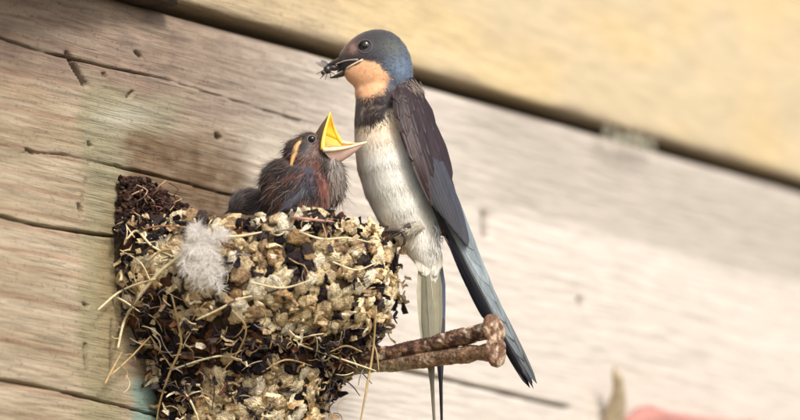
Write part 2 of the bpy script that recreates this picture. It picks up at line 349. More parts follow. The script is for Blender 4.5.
for k, (s, dz) in enumerate([(.93, .001), (.86, .0), (.80, -.006), (.72, -.014), (.58, -.022), (.35, -.028), (.02, -.030)]):
    inn.append(W2(A_*np.cos(tt)*s, B_*np.sin(tt)*s+.004, RIMZ+dz+0*tt))
V = np.concatenate([outer, np.stack(inn, 1)], 1); m = V.shape[1]; V = V.reshape(-1, 3)
V = V + (np.stack([fbm(V*260+k*7, 3) for k in range(3)], 1)-.5)*.004
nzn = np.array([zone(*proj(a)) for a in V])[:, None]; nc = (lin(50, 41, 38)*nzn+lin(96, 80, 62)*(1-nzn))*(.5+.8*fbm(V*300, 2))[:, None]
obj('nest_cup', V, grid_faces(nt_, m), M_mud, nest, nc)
bvh = BVHTree.FromPolygons([tuple(a) for a in V], grid_faces(nt_, m))
def on_nest(px, py, off=.004):
    d = ray(px, py); d = d/np.linalg.norm(d); hit = bvh.ray_cast(Vector(CAM), Vector(d))
    if hit[0] is None:
        dd = ray(px, py); t = ((O-CAM)@N+.006)/(dd@N); q = CAM+t*dd
        u = (q-O)@U; 
        return P(px, py, -.028) if px > 300 else q
    return np.array(hit[0])-d*off
# pellet shapes shared between the pieces
PAL = {'cream': [lin(240, 222, 182), lin(230, 206, 160), lin(244, 232, 204), lin(216, 192, 152)], 'ochre': [lin(194, 160, 116), lin(174, 146, 112)],
       'dark': [lin(54, 46, 50), lin(38, 34, 40), lin(78, 68, 66)], 'brown': [lin(110, 76, 52), lin(86, 58, 44)]}
ico = bmesh.new(); bmesh.ops.create_icosphere(ico, subdivisions=3, radius=1); IV = np.array([v.co[:] for v in ico.verts]); IF = [tuple(v.index for v in f.verts) for f in ico.faces]; ico.free()
ico = bmesh.new(); bmesh.ops.create_icosphere(ico, subdivisions=2, radius=1); IV2 = np.array([v.co[:] for v in ico.verts]); IF2 = [tuple(v.index for v in f.verts) for f in ico.faces]; ico.free()
def pellet_shape(seed, iv=IV, rough=1.):
    q = iv*1.3+seed*13.7; r = .74+.80*rough*(fbm(q, 2)-.3)+.50*rough*(vnoise(q*2.2+5)-.5)+.48*rough*(vnoise(q*4.2+2)-.5)
    v = iv*r[:, None]
    for k in range(1):                            # broken flat faces
        rr = np.random.default_rng(seed*7+k); d = rr.normal(size=3); d /= np.linalg.norm(d); hgt = rr.uniform(.5, .8); e = v@d
        v = v-np.outer(np.maximum(0, e-hgt)*.85, d)
    v[:, 2] *= rr.uniform(.5, .8); v[:, 0] *= rr.uniform(1., 1.6); return v
PM = {}
for kname, cols in PAL.items():
    PM[kname] = []
    for s in range(14):
        v = pellet_shape(s+1); c = np.array(cols[s % len(cols)])*(.85+.4*fbm(v*2.2+s, 3))[:, None]
        dk = sst(.56, .70, fbm(v*1.7+s*3+50, 2))[:, None]*.6; c = c*(1-dk)+lin(70, 54, 44)*dk
        me = make_mesh('mud_pellet', v, IF, M_pel, c, smooth=True); PM[kname].append((v, me))
cand = 6500; tc_ = rng.uniform(.0, math.pi, cand); hc = -10*rng.random(cand)**1.0
hc[:500] = rng.uniform(-.35, .12, 500)
a0 = np.stack(nest_pt(tc_, hc), 1); e1 = np.stack(nest_pt(tc_+.01, hc), 1)-a0; e2 = np.stack(nest_pt(tc_, hc-.05), 1)-a0
nl = np.cross(e1, e2); nl /= np.linalg.norm(nl, axis=1)[:, None]; nl *= np.sign(nl[:, :1]*np.cos(tc_)[:, None]+nl[:, 1:2]*np.sin(tc_)[:, None])
cpos = W2(a0[:, 0], a0[:, 1], a0[:, 2]); cn = W2(nl[:, 0], nl[:, 1], nl[:, 2])-O
keep = []
for i in range(cand):
    if all(np.sum((cpos[i]-cpos[j])**2) > .0034**2 for j in keep): keep.append(i)
pel = []
for i in keep:
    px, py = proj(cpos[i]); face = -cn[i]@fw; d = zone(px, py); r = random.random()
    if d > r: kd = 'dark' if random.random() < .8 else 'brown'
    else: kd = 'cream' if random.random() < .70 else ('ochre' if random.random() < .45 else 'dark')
    size = random.uniform(.0021, .0036)*(.85 if kd == 'dark' else 1)
    pel.append((face > -.1 and -10 < px < 810 and py < 440, size*max(face, .1), i, kd, size))
pel.sort(key=lambda a: (not a[0], -a[1]))
bag = Bag(); nind = 0
for vis, _, i, kd, size in pel:
    z = Vector(cn[i]); q = z.to_track_quat('Z', 'Y').to_matrix() @ Matrix.Rotation(random.uniform(0, 6.28), 3, 'Z') @ Matrix.Rotation(random.uniform(-.5, .5), 3, 'X')
    v, me = random.choice(PM[kd]); loc = cpos[i]+cn[i]*random.uniform(-.0006, .0016)
    if vis and nind < 290:
        inst('mud_pellet', me, nest, loc, q.to_euler(), (size,)*3); nind += 1
    else:
        s = random.randint(1, 14); iv_, if_ = (IV, IF) if vis else (IV2, IF2); vv = pellet_shape(s, iv_)*size; c = random.choice(PAL[kd])*(.88+.4*vnoise(vv*500+s))[:, None]
        bag.add(vv@np.array(q).T+loc, if_, c)
v, f, c = bag.get(); tag(obj('mud_pellets', v, f, M_mud, nest, c), kind='stuff')
# crumbs, chaff and chips between the pellets
bag = Bag()
for k in range(2600):
    i = random.randrange(cand)
    if -cn[i]@fw < -.2: continue
    px, py = proj(cpos[i]); d = zone(px, py)
    if d < .3 and random.random() < .70: continue
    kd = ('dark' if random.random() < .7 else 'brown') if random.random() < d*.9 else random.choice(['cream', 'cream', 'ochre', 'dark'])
    q = Matrix.Rotation(random.uniform(0, 6.28), 3, 'Z') @ Matrix.Rotation(random.uniform(0, 6.28), 3, 'X') @ Matrix.Rotation(random.uniform(0, 6.28), 3, 'Y')
    L, wd, th = random.uniform(.0010, .0030), random.uniform(.0003, .0010), random.uniform(.00008, .0003)
    b = np.array([(x, y*(1-.5*(x > 0)), z+.25*x*x) for x in (-1, 0, 1) for y in (-1, 1) for z in (-.5, .5)])*[L, wd, th*2]; b[:, 2] += .35*L*(np.abs(b[:, 0])/L); b += rng.normal(0, .00022, b.shape)
    fs = [(0, 1, 3, 2), (8, 10, 11, 9)]+[(a+o, b2+o, b2+4+o, a+4+o) for o in (0, 4) for a, b2 in ((0, 2), (2, 3), (3, 1), (1, 0))]
    bag.add(b@np.array(q).T+cpos[i]+cn[i]*random.uniform(.001, .0048)+rng.normal(0, .0012, 3), fs, random.choice(PAL[kd])*random.uniform(.7, 1.05))
v, f, c = bag.get(); tag(obj('chaff', v, f, M_mud, nest, c, smooth=False), kind='stuff')
# traced straws and roots
PALE, TAN, ROOT, PINK = lin(224, 208, 168), lin(186, 158, 112), lin(70, 56, 50), lin(196, 150, 132)
def straw(pts, r, col, off=.006, n=18, name='straw'):
    q = smooth_line([on_nest(x, y, off+.0012*random.random()) for x, y in pts], n); s = np.linspace(0, 1, n)
    v, f = tube(q, r*(1-.55*s**3)*(1-.3*(1-s)**4), 6); obj(name, v, f, M_straw, nest, np.outer(.8+.35*vnoise(v*700), col))
for pts, r, col in [
    ([(182, 254), (160, 272), (138, 298), (124, 322), (118, 348)], .00075, PALE), ([(98, 310), (118, 293), (138, 284), (156, 279)], .00045, PALE),
    ([(172, 296), (178, 322), (181, 346), (170, 372), (160, 402), (156, 425)], .00050, TAN), ([(150, 336), (161, 352), (173, 370)], .00035, TAN),
    ([(110, 376), (130, 358), (150, 337)], .00040, TAN), ([(172, 370), (198, 361), (222, 356), (242, 360)], .00038, PALE),
    ([(376, 306), (373, 350), (366, 392), (360, 424)], .00048, TAN), ([(298, 344), (335, 357), (376, 371)], .00042, PALE), ([(368, 332), (376, 350), (379, 372)], .00035, TAN),
    ([(262, 216), (295, 218), (335, 222)], .00065, PINK), ([(126, 240), (137, 231), (152, 246), (176, 258)], .00048, PALE), ([(130, 233), (162, 226), (204, 229)], .00038, lin(166, 118, 88)),
    ([(212, 236), (240, 236), (262, 232)], .0005, PALE), ([(300, 232), (322, 239), (348, 238), (372, 243)], .00045, PALE), ([(333, 262), (356, 270), (378, 262)], .0004, PALE),
    ([(196, 320), (214, 312), (238, 300), (252, 296)], .00045, PALE), ([(232, 310), (246, 328), (238, 352), (222, 372)], .00035, TAN), ([(250, 282), (282, 288), (312, 280)], .00040, PALE),
    ([(148, 262), (164, 250), (186, 252)], .0004, TAN), ([(184, 392), (192, 404), (200, 424)], .00045, PALE), ([(330, 372), (350, 384), (360, 396)], .0003, ROOT),
    ([(316, 352), (330, 380), (324, 410)], .0003, ROOT), ([(338, 350), (352, 362), (372, 384)], .0003, ROOT), ([(118, 284), (132, 296), (148, 298)], .0003, ROOT),
    ([(380, 270), (392, 276), (402, 283)], .0004, TAN), ([(110, 296), (122, 300), (140, 312)], .0004, PALE), ([(105, 384), (112, 370), (122, 352)], .0004, TAN),
    ([(362, 352), (346, 346), (330, 352)], .0004, TAN), ([(204, 372), (214, 386), (212, 410)], .0003, ROOT), ([(262, 372), (286, 360), (312, 366)], .00032, TAN), ([(120, 250), (140, 262), (150, 280)], .0003, PALE)]:
    straw(pts, r, col)
for k in range(210):                              # fine rootlets hanging about the dark lower mud
    while True:
        x, y = random.uniform(115, 385), random.uniform(215, 425)
        if random.random() < max(zone(x, y), .12): break
    a = random.uniform(0, 6.28); L = random.uniform(8, 26); b = random.uniform(-1.2, 1.2)
    pts = [(x+L*s*math.cos(a+b*s), y+L*s*math.sin(a+b*s)) for s in (-.5, -.15, .2, .5)]
    pts = [(min(max(p[0], 112), 396), p[1]) for p in pts]
    straw(pts, random.uniform(.00013, .0003), random.choice([ROOT, ROOT, TAN, PALE, lin(140, 128, 120)]), random.uniform(.003, .007), 9, 'rootlet')
# dark old mud smeared up the wall on the left of the cup
bag = Bag()
for k in range(900):
    x = 118+abs(random.gauss(0, 26)); y = random.uniform(178, 236)
    if x > 128+(y-172)*1.6: continue
    u, z = uv(x, y); vv = pellet_shape(random.randint(1, 20), IV2)*random.uniform(.0005, .0013); a = random.uniform(0, 6.28)
    R = np.array(Matrix.Rotation(a, 3, 'X') @ Matrix.Rotation(a*2, 3, 'Z'))
    bag.add(vv@R.T+W2(np.array(u), np.array(random.uniform(0, .004)), np.array(z)), IF2, random.choice([lin(46, 32, 29), lin(36, 28, 27), lin(62, 44, 37), lin(88, 66, 54)]))
v, f, c = bag.get(); tag(obj('mud_smear', v, f, M_mud, nest, c, smooth=False), kind='stuff')
for k in range(46):
    x, y = random.uniform(120, 165), random.uniform(182, 232); a = random.uniform(.2, 1.9); L = random.uniform(12, 34)
    q = []
    for s in (0, .35, .7, 1):
        u, z = uv(x+L*s*math.cos(a)+4*math.sin(7*s+k), y+L*s*math.sin(a)); q.append(W2(np.array(u), np.array(.0045+.003*math.sin(3*s+k)), np.array(z)))
    v, f = tube(smooth_line(q, 9), random.uniform(.00018, .0004), 5); obj('rootlet', v, f, M_straw, nest, np.outer(np.ones(len(v)), random.choice([lin(84, 52, 40), lin(120, 80, 60), lin(60, 40, 36), lin(170, 140, 110)])))

# ------------------------------------------------------------------ white down feather on the nest
c0 = on_nest(203, 250, .007); dn = thing('down_feather', 'fluffy white down feather caught on the left of the nest', 'feather', tuple(c0))
PP, DD, NN, LL = [], [], [], []
for k in range(26):
    ex, ey = random.gauss(206, 15), random.uniform(246, 292) if k > 5 else random.uniform(222, 240); sx, sy = random.gauss(198, 5), random.gauss(240, 7)
    dz = random.uniform(.003, .0085); q = smooth_line([on_nest(203, 250, .004)+rt*(sx-203)*.00036+up*(250-sy)*.00036, c0+rt*((sx+ex)/2-203+random.gauss(0, 5))*.00036+up*(250-(sy+ey)/2)*.00036-fw*dz, c0+rt*(ex-203)*.00036+up*(250-ey)*.00036-fw*(dz-.003)], 40)
    tg = np.gradient(q, axis=0); tg /= np.linalg.norm(tg, axis=1)[:, None]; sd = np.cross(tg, fw)
    for sg in (-1, 1):
        for rep in range(2):
            PP.append(q+rng.normal(0, .0002, q.shape)); DD.append(tg*.8+sg*sd*.8+rng.normal(0, .25, q.shape)); NN.append(np.tile(-fw, (40, 1))+rng.normal(0, .35, q.shape)); LL.append(np.interp(np.linspace(0, 1, 40), [0, .4, 1], [.0026, .0046, .0028]))
cc, dirs, nr = np.vstack(PP), np.vstack(DD), np.vstack(NN); n = len(cc); nr /= np.linalg.norm(nr, axis=1)[:, None]
v, f, c = strands(cc, nr, dirs, np.outer(rng.uniform(.78, 1., n), lin(248, 245, 240)), np.concatenate(LL), .00008, .3, segs=4, wig=.4)
obj('barbs', v, f, M_down, dn, c)
q = smooth_line([c0-rt*.003+up*.011-fw*.001, c0-rt*.001+up*.004, c0+rt*.002-up*.005], 10); v, f = tube(q, np.linspace(.0003, .00015, 10), 5); obj('shaft', v, f, M_down, dn, np.outer(np.ones(len(v)), lin(236, 228, 210)))

# ------------------------------------------------------------------ two rusty nails
def nail(name, label, u0, head_px, shank_r, head_r, gr, tilt=0.):
    d = ray(*head_px); 
    # head position: along the wall normal from a point of the wall at u0
    # solve CAM + t d = O + u0 U + n N + z Z  (three unknowns t, n, z)
    A = np.stack([d, -N, -np.array([0, 0, 1.])], 1); t, n, z = np.linalg.solve(A, O+u0*U-CAM)
    p0 = O+u0*U+np.array([0, 0, z-tilt*n]); A_x = N+np.array([0, 0, tilt]); t_ = thing(name, label, 'nail', tuple(p0), 'rusty nails under the nest')
    ns = np.linspace(-.02, n-.003, 170); q = p0+np.outer(ns, A_x); v, f = tube(q, shank_r, 26)
    ax = (v-p0)@N; rad = v-p0-np.outer(ax, A_x); k = .97+.26*(fbm(v*[260, 260, 420], 3)-.5)+.22*(vnoise(v*120+4)-.5)-.16*sst(.55, .75, fbm(v*230+40, 3))+.08*sst(.58, .66, fbm(v*480+80, 2)); v = p0+np.outer(ax, A_x)+rad*k[:, None]
    m1 = sst(.52, .66, fbm(v*[420, 420, 560]+9, 3))[:, None]; c = lin(74, 53, 44)*(1-m1)+lin(136, 106, 84)*m1; m2 = .8*sst(.62, .72, fbm(v*520+90, 3))[:, None]; c = c*(1-m2)+lin(206, 190, 168)*m2
    gm = (sst(.045, .02, n-ax)*0+sst(n-.028, n-.055, ax)*gr*sst(.0, .7, -(rad@np.array([0, 0, 1.]))/shank_r))[:, None]; c = c*(1-gm)+lin(150, 160, 128)*gm
    if gr: c = c*.65+lin(172, 142, 112)*.35
    obj('shank', v, f, M_rust, t_, c)
    ns = np.array([n-.0030, n-.0022, n-.0016, n-.0006, n-.0001, n+.0001, n+.0002]); rr = head_r*np.array([.55, .85, 1.02, 1.03, .96, .6, .02])
    ns = np.interp(np.linspace(0, 6, 37), np.arange(7), ns); rr = np.interp(np.linspace(0, 6, 37), np.arange(7), rr); v, f = tube(p0+np.outer(ns, A_x), rr, 48); ax = (v-p0)@N; rad = v-p0-np.outer(ax, A_x); k = 1+.28*(fbm(v*240+3, 2)-.5); v = p0+np.outer(ax, A_x)+rad*k[:, None]+np.outer((fbm(v*260, 3)-.5)*.0012, N)
    m1 = sst(.42, .60, fbm(v*360+2, 3))[:, None]; obj('head', v, f, M_rust, t_, lin(116, 86, 68)*(1-m1)+lin(184, 158, 132)*m1)
nail('nail', 'upper of the two rusty nails sticking out below the nest', .020, (496, 329), .0030, .0056, 0, .10)
nail('nail', 'lower of the two rusty nails, greenish underneath near the nest', .021, (498, 351), .0031, .0056, .9, 0.)

# ------------------------------------------------------------------ birds: shared tools
class Frame:
    """picture-parallel frame at a bird: px, py plus a depth offset in pixels (positive = away)"""
    def __init__(s, Y): s.Y = Y; s.k = ((P(385, 150, Y)-CAM)@fw)/F
    def pt(s, x, y, d=0.): return P(x, y, s.Y)+fw*(d*s.k)
    def ell(s, x, y, rx, ry, rd, ang=0., d=0.):
        a = math.radians(ang); ax = math.cos(a)*rt-math.sin(a)*up; ay = math.sin(a)*rt+math.cos(a)*up
        return ellipsoid(s.pt(x, y, d), (ax*rx*s.k, fw*rd*s.k, ay*ry*s.k))
    def loft(s, st, seg=28):
        st = np.array(st, float); c = st[:, :2]; t = np.gradient(c, axis=0); t /= np.linalg.norm(t, axis=1)[:, None]; V = []
        for (x, y, hw, hd, d0), (tx, ty) in zip(st, t):
            for j in range(seg):
                a = 2*math.pi*j/seg; V.append(s.pt(x-ty*hw*math.cos(a), y+tx*hw*math.cos(a), d0+hd*math.sin(a)))
        n = len(st); return np.array(V), grid_faces(n, seg, True)+[tuple(range(seg))[::-1], tuple((n-1)*seg+k for k in range(seg))]
def cmix(c, col, m): m = np.clip(m, 0, 1)[:, None]; return c*(1-m)+np.array(col)*m
def plume(parent, Vb, fb, colf, flowf, count, L, Wd, lift, name='plumage', reject=None):
    p, nrm = sample_faces(Vb, fb, count)
    if reject is not None: k = ~reject(p); p, nrm = p[k], nrm[k]
    col = colf(p); amp = np.where(col.mean(1) > .3, .07, .18)[:, None]; col = col*(1+amp*rng.uniform(-1, 1, (len(p), 1))); Ls = L(p) if callable(L) else L
    v, f, c = strands(p, nrm, flowf(p), col, Ls, Wd(p) if callable(Wd) else Wd, lift)
    return tag(obj(name, v, f, M_barb, parent, c), kind='stuff')
# ------------------------------------------------------------------ adult swallow
B = Frame(YB)
sw = thing('swallow', 'adult swallow clinging to the nest rim with an insect in its bill', 'bird', tuple(B.pt(400, 240)))
bag = Bag()
bag.add(*B.loft([(383, 70, 22, 21, 0), (383, 84, 25, 24, 0), (384, 98, 28.5, 29, 0), (386, 116, 32, 35, 0), (389, 138, 35, 40, 0), (393, 160, 37, 43, 0), (399, 184, 36, 42, 0), (407, 207, 32.5, 38, 0),
                 (416, 229, 25.5, 29, 0), (424, 249, 17.5, 20, 0), (429, 264, 12, 12, 0), (431, 280, 7.5, 6, 0), (432, 290, 3, 2, 0)]))
HD = np.array([[339, 54.5, 62, 5], [342, 50, 72, 9], [346, 44.5, 79, 13], [351, 39.5, 84, 16.5], [357, 35, 89, 19.5], [364, 31.5, 94, 22.5], [372, 29.3, 99, 25], [381, 29, 103, 26.5], [390, 31, 104, 26.5], [398, 36, 103, 24.5], [405, 44, 100, 21], [409.5, 53, 96, 16.5], [412, 62, 91, 11], [413, 70, 84, 4]])
hv = []; bag.add(*B.ell(367, 92, 12, 13, 17, 40)); bag.add(*B.ell(363.5, 83.5, 10.5, 8.5, 16, -48))
for x, a, b, hd_ in HD:
    for j in range(28):
        an = 2*math.pi*j/28; ca, sa = math.cos(an), math.sin(an); hv.append(B.pt(x, (a+b)/2-(b-a)/2*ca, hd_*np.sign(sa)*abs(sa)**.85))
bag.add(np.array(hv), grid_faces(len(HD), 28, True)+[tuple(range(28))[::-1], tuple((len(HD)-1)*28+k for k in range(28))])
def hsurf(x, y):
    a, b, h = (np.interp(x, HD[:, 0], HD[:, k]) for k in (1, 2, 3)); c = abs(y-(a+b)/2)/((b-a)/2); return h*max(.02, 1-c*c)**.425
v, f, _ = bag.get(); BV, BF, BN = remesh(v, f, .00055, 7)
def adult_col(v):
    x, y = proj(v); n1 = fbm(v*420, 3); n2 = fbm(v*1100, 2); x = x+7*(n1-.5); y = y+7*(fbm(v*420+9, 3)-.5)
    c = lin(224, 222, 213)*np.ones((len(v), 1))
    c = cmix(c, lin(230, 204, 166), sst(158, 122, y)*.75)                                 # buff upper breast
    c = cmix(c, lin(240, 237, 230), sst(190, 235, y)*.8)
    c = cmix(c, lin(190, 186, 170), sst(.5, .72, fbm(v*[260, 260, 130], 3))*.5*sst(140, 170, y))
    back = sst(404, 412, x-.42*(y-110)); c = cmix(c, lin(40, 40, 52), back*sst(262, 248, y))
    band = sst(84, 92, y+.1*(x-360))*np.where(x < 376, sst(134, 124, y), sst(131, 119, y+.95*(x-376))); c = cmix(c, lin(38, 27, 30), band*np.clip(.62+.9*n1, 0, 1))
    head = sst(96, 86, y-.1*(x-390)); c = cmix(c, lin(54, 53, 58), head)
    blue = np.exp(-(((x-402)/16)**2+((y-70)/20)**2)); c = cmix(c, lin(98, 116, 138), blue*head*.8*(.5+n2))
    c = cmix(c, lin(92, 96, 82), np.exp(-(((x-395)/14)**2+((y-46)/9)**2))*.45)
    c = cmix(c, lin(88, 56, 44), np.exp(-(((x-347)/12)**2+((y-46)/10)**2))*1.15)        # chestnut forehead
    c = cmix(c, lin(34, 28, 30), np.exp(-(((x-352)/11)**2+((y-58)/4.5)**2)))             # dark lores
    c = cmix(c, lin(190, 160, 150), np.exp(-(((x-354)/4.5)**2+((y-48.5)/4)**2))*.4)  # small pale highlight ahead of the eye, painted into the plumage
    g = y-np.interp(x, [330, 340, 362, 376, 390], [77, 73, 60.5, 62, 80])                  # below the gape line: rufous throat
    thr = sst(-1.5, 1.5, g)*sst(391, 382, x+.25*(y-78))*sst(93, 87, y-.02*x+.45*(x-366)*(x > 366))
    c = cmix(c, lin(234, 182, 138), thr); c = cmix(c, lin(238, 196, 150), thr*sst(6, 0, g)*.7)
    c = cmix(c, lin(48, 40, 44), np.exp(-(((x-366)/14)**2+((y-58.5)/3.0)**2))*.7)
    return c
obj('body', BV, BF, M_body, sw, adult_col(BV))
tip = B.pt(326, 66)
def adult_flow(p):
    x, y = proj(p); hd = p-tip; hd /= np.linalg.norm(hd, axis=1)[:, None]; ax = B.pt(437, 330)-B.pt(388, 120); ax /= np.linalg.norm(ax)
    k = sst(70, 105, y)[:, None]; return hd*(1-k)+ax*k
def near_eye(p): x, y = proj(p); return np.hypot((x-365), (y-47)) < 8.5
def no_mouth(p): x, y = proj(p); return (np.hypot(x-365, y-47) < 8.0) | ((np.abs(y-np.interp(x, [330, 362], [74.5, 60.5])) < 2) & (x < 362)) | (y > 268)
plume(sw, BV, BF, adult_col, adult_flow, 26000, lambda p: np.interp(proj(p)[1], [40, 85, 120, 250], [.0014, .0020, .0032, .0036]), lambda p: np.interp(proj(p)[1], [60, 100, 130, 250], [.00014, .00018, .00020, .00022]), .03, reject=no_mouth)
# eye
for sgn in (-1, 1):
    d0 = sgn*(hsurf(365, 47)-3.2)
    v, f = B.ell(365, 47, 7.0, 6.8, 5.0, 0, d0); eye = obj('eye', v, f, M_eye, sw)
    q = [B.pt(365+7.2*math.cos(a), 47+6.9*math.sin(a), sgn*(hsurf(365+7.2*math.cos(a), 47+6.9*math.sin(a))-.2)) for a in np.linspace(0, 2*math.pi, 25)]
    v, f = tube(q, .00026, 6, cap=False); obj('eye_ring', v, f, M_body, eye, np.outer(.5+.8*vnoise(v*700), lin(84, 80, 80)))
# bill
def bill(name, pts, col, parent, m=M_bill, seg=12):
    v, f = B.loft(pts, seg); return obj(name, v, f, m, parent, np.outer(np.ones(len(v)), col))
bill('upper_bill', [(352, 57, 6.0, 11, 0), (346, 58.6, 4.9, 9.5, 0), (340, 60.6, 3.7, 7.5, 0), (334, 62.8, 2.6, 5, 0), (328, 65.2, 1.6, 3, 0), (323.5, 67.6, .5, .8, 0)], (.03, .026, .026), sw)
bill('lower_bill', [(356, 67.5, 4.0, 11, 0), (349, 71, 3.6, 9, 0), (342, 74.2, 2.8, 7, 0), (336, 76.2, 2.0, 4.5, 0), (330, 77.6, .8, 1.6, 0)], (.05, .04, .036), sw)
for sgn in (-1, 1):
    gl = [(363, 60.3), (356, 63.6), (349, 67.4), (342, 71.4), (337, 74)]
    q = smooth_line([B.pt(x, y, sgn*(hsurf(x, y)+.4)) for x, y in gl]+[B.pt(331, 77, sgn*1.6)], 16)
    v, f = tube(q, np.linspace(.00035, .00028, 16), 6); obj('gape_edge', v, f, M_gape, sw, np.outer(np.ones(len(v)), lin(240, 220, 190)))
    V = []
    for x in np.linspace(362, 337, 14):           # dark open mouth between the two edges
        y1 = np.interp(x, [337, 342, 349, 356, 363], [74, 71.4, 67.4, 63.6, 60.3]); y0 = np.interp(x, [337, 342, 350, 363], [63, 61.5, 60.3, 60])
        for t in (0, .33, .67, 1): yy = y0+(y1-y0)*t; V.append(B.pt(x, yy, sgn*(hsurf(x, yy)+.25)))
    obj('mouth', V, grid_faces(14, 4), M_bill, sw)
    q = smooth_line([B.pt(358, 60.2, sgn*(hsurf(358, 60)+.5)), B.pt(350, 60.6, sgn*(hsurf(350, 60)+.5)), B.pt(343, 61.8, sgn*(hsurf(343, 61)+.6)), B.pt(335, 64.6, sgn*5.2)], 12)
    v, f = tube(q, np.linspace(.00035, .0002, 12), 6); obj('bill_edge', v, f, M_gape, sw, np.outer(np.ones(len(v)), lin(170, 158, 150)))
# --- wings
WT = np.array([[88, 396, 415, -20, -3], [95, 391, 421, -30, -8], [110, 393, 428, -37, -12], [128, 397, 434, -43, -14], [163, 409, 446, -47, -16], [180, 417, 452, -43, -16], [215, 433, 463, -33, -14],
               [250, 446, 474, -22, -11], [300, 474, 495, -13, -8], [320, 486, 502, -10, -7], [355, 509, 518, -7, -6], [388, 531, 537, -5, -5], [400, 537, 540, -4, -4]], float)
def wing(side, name, cov, prim, secc, fr=B):
    sg = 1 if side == 'near' else -1
    def LR(y):
        L, R, dl, dr = (np.interp(y, WT[:, 0], WT[:, k]) for k in (1, 2, 3, 4))
        if sg < 0: sh = np.interp(y, [88, 200, 262, 300, 330, 365, 388], [-3, -5, -10, -18, -16, -8, -3]); L = L+sh; R = R+sh
        return L, R, dl, dr
    def dep(x, y):
        L, R, dl, dr = LR(y); w_ = np.clip((x-L)/np.maximum(R-L, 1), -.15, 1.15); return dl+(dr-dl)*w_**1.4-4*np.sin(np.pi*np.clip(w_, 0, 1))
    ys = np.linspace(89, 236, 22); ws = np.linspace(0, 1, 9); V = []
    for y in ys:
        L, R, dl, dr = LR(y); ends = 1-.85*sst(205, 236, y)
        for w_ in ws: x = L+(R-L)*(.06+.88*w_); V.append(fr.pt(x, y, sg*(dep(x, y)+2)))
        for w_ in ws[::-1]: x = L+(R-L)*(.06+.88*w_); V.append(fr.pt(x, y, sg*(dep(x, y)+9*ends)))
    m = 18; fs = grid_faces(len(ys), m, True)+[tuple(range(m))[::-1], tuple((len(ys)-1)*m+k for k in range(m))]
    wo = obj('wing', V, fs, M_vane, sw, np.outer(np.ones(len(V)), cov*.8))
    def feather(nm, r, t, hw, l0, l1, col, edge=None, bow=0., pw=2.2, n=16, rach=.75, asym=0.):
        s = np.linspace(0, 1, n); r = np.array(r, float); t = np.array(t, float); dv = t-r; pr = np.array([-dv[1], dv[0]])/np.hypot(*dv)
        cl = r+np.outer(s, dv)+np.outer(np.sin(np.pi*s)*bow, pr); cr = np.array([-1, -.82, -.45, -.09, 0, .09, .45, .82, 1.])
        wd = hw*np.minimum(1, (.45+1.1*s))*np.sqrt(np.clip(1-s**pw, 0, 1)); V, C = [], []
        for i in range(n):
            for a in cr:
                wa = wd[i]*(1+asym*(1 if a > 0 else -1)); x, y = cl[i]+pr*a*wa
                lift = l0+(l1-l0)*s[i]+1.0*(1-a*a)*min(1, hw/6)-(.35 if a == 0 else 0)
                V.append(fr.pt(x, y, sg*(dep(cl[i][0], cl[i][1])+(dep(x, y)-dep(cl[i][0], cl[i][1]))*.8-0+(-lift if True else 0)*1.0) if True else 0))
                cc = col*(rach if a == 0 else 1.)*(1+.12*a)
                if edge is not None: e = max(sst(.6, .95, abs(a)), sst(.88, 1, s[i])); cc = cc*(1-e*.6)+edge*e*.6
                C.append(cc)
        return obj(nm, V, grid_faces(n, len(cr)), M_vane, wo, np.array(C)*random.uniform(.85, 1.15))
    # lift is towards the viewer here: positive number = prouder
    tips = [(533.5, 389), (537, 384), (524, 361), (514, 341), (505, 323), (496.5, 303), (488.5, 285), (481, 267), (473, 250)]
    for i, (tx, ty) in enumerate(tips):
        q = i/8; L, R, *_ = LR(ty); sh = (R-np.interp(ty, WT[:, 0], WT[:, 2]))
        L0, R0, *_ = LR(188-4*i); rx = L0+(R0-L0)*(.18+.6*q)
        q2 = min(1, (q*1.5)**.7); c = prim[0]*(1-q2)+prim[1]*q2
        feather('primary_feather', (rx, 188-4*i), (tx+sh, ty), 6.2+1.2*q, .0+.9*i, .3+.9*i, c, c*1.5, bow=-2.2+2*q, pw=5, n=22, asym=.25, rach=.5)
    for i in range(7):                            # secondaries and the long tertials
        q = i/6; L0, R0, *_ = LR(150+2*i); L1, R1, *_ = LR(212+5*i)
        feather('secondary_feather', (L0+(R0-L0)*(.15+.7*q), 150+2*i), (L1+(R1-L1)*(.12+.75*q), 208+6.5*i), 6.2, 6+.6*i, 8+.6*i, secc*(.9+.3*q), secc*1.7, pw=4, n=14, rach=.6)
    rows = [(166, 74, 4, 7.2), (146, 62, 4, 7.2), (128, 48, 4, 7.2), (114, 34, 4, 7.), (103, 24, 4, 6.4), (95, 18, 4, 6), (90, 14, 3, 5.4)]
    for k, (y0, ln, cnt, hw) in enumerate(rows):
        for j in range(cnt):
            w_ = (j+.5+(.25 if k % 2 else -.15))/cnt+random.uniform(-.04, .04); y0j = y0-ln*.45+random.uniform(-2, 2)-5*w_; y1j = y0j+ln*random.uniform(1.0, 1.25)
            L0, R0, *_ = LR(y0j); L1, R1, *_ = LR(y1j)
            feather('covert_feather', (L0+(R0-L0)*w_, y0j), (L1+(R1-L1)*np.clip(w_+.03, .04, .96), y1j), hw, 7.4+.5*k, 8.3+.5*k, cov*random.uniform(.75, 1.3), cov*1.5 if w_ > .25 else lin(98, 82, 72), pw=3.5, n=9, rach=.7)
    # pale scapular tuft at the shoulder
    return wo
wing('near', 'wing', lin(48, 37, 38), (lin(28, 28, 33), lin(118, 127, 130)), lin(60, 60, 66))
wing('far', 'wing', lin(34, 30, 36), (lin(26, 25, 32), lin(36, 36, 46)), lin(36, 34, 40))
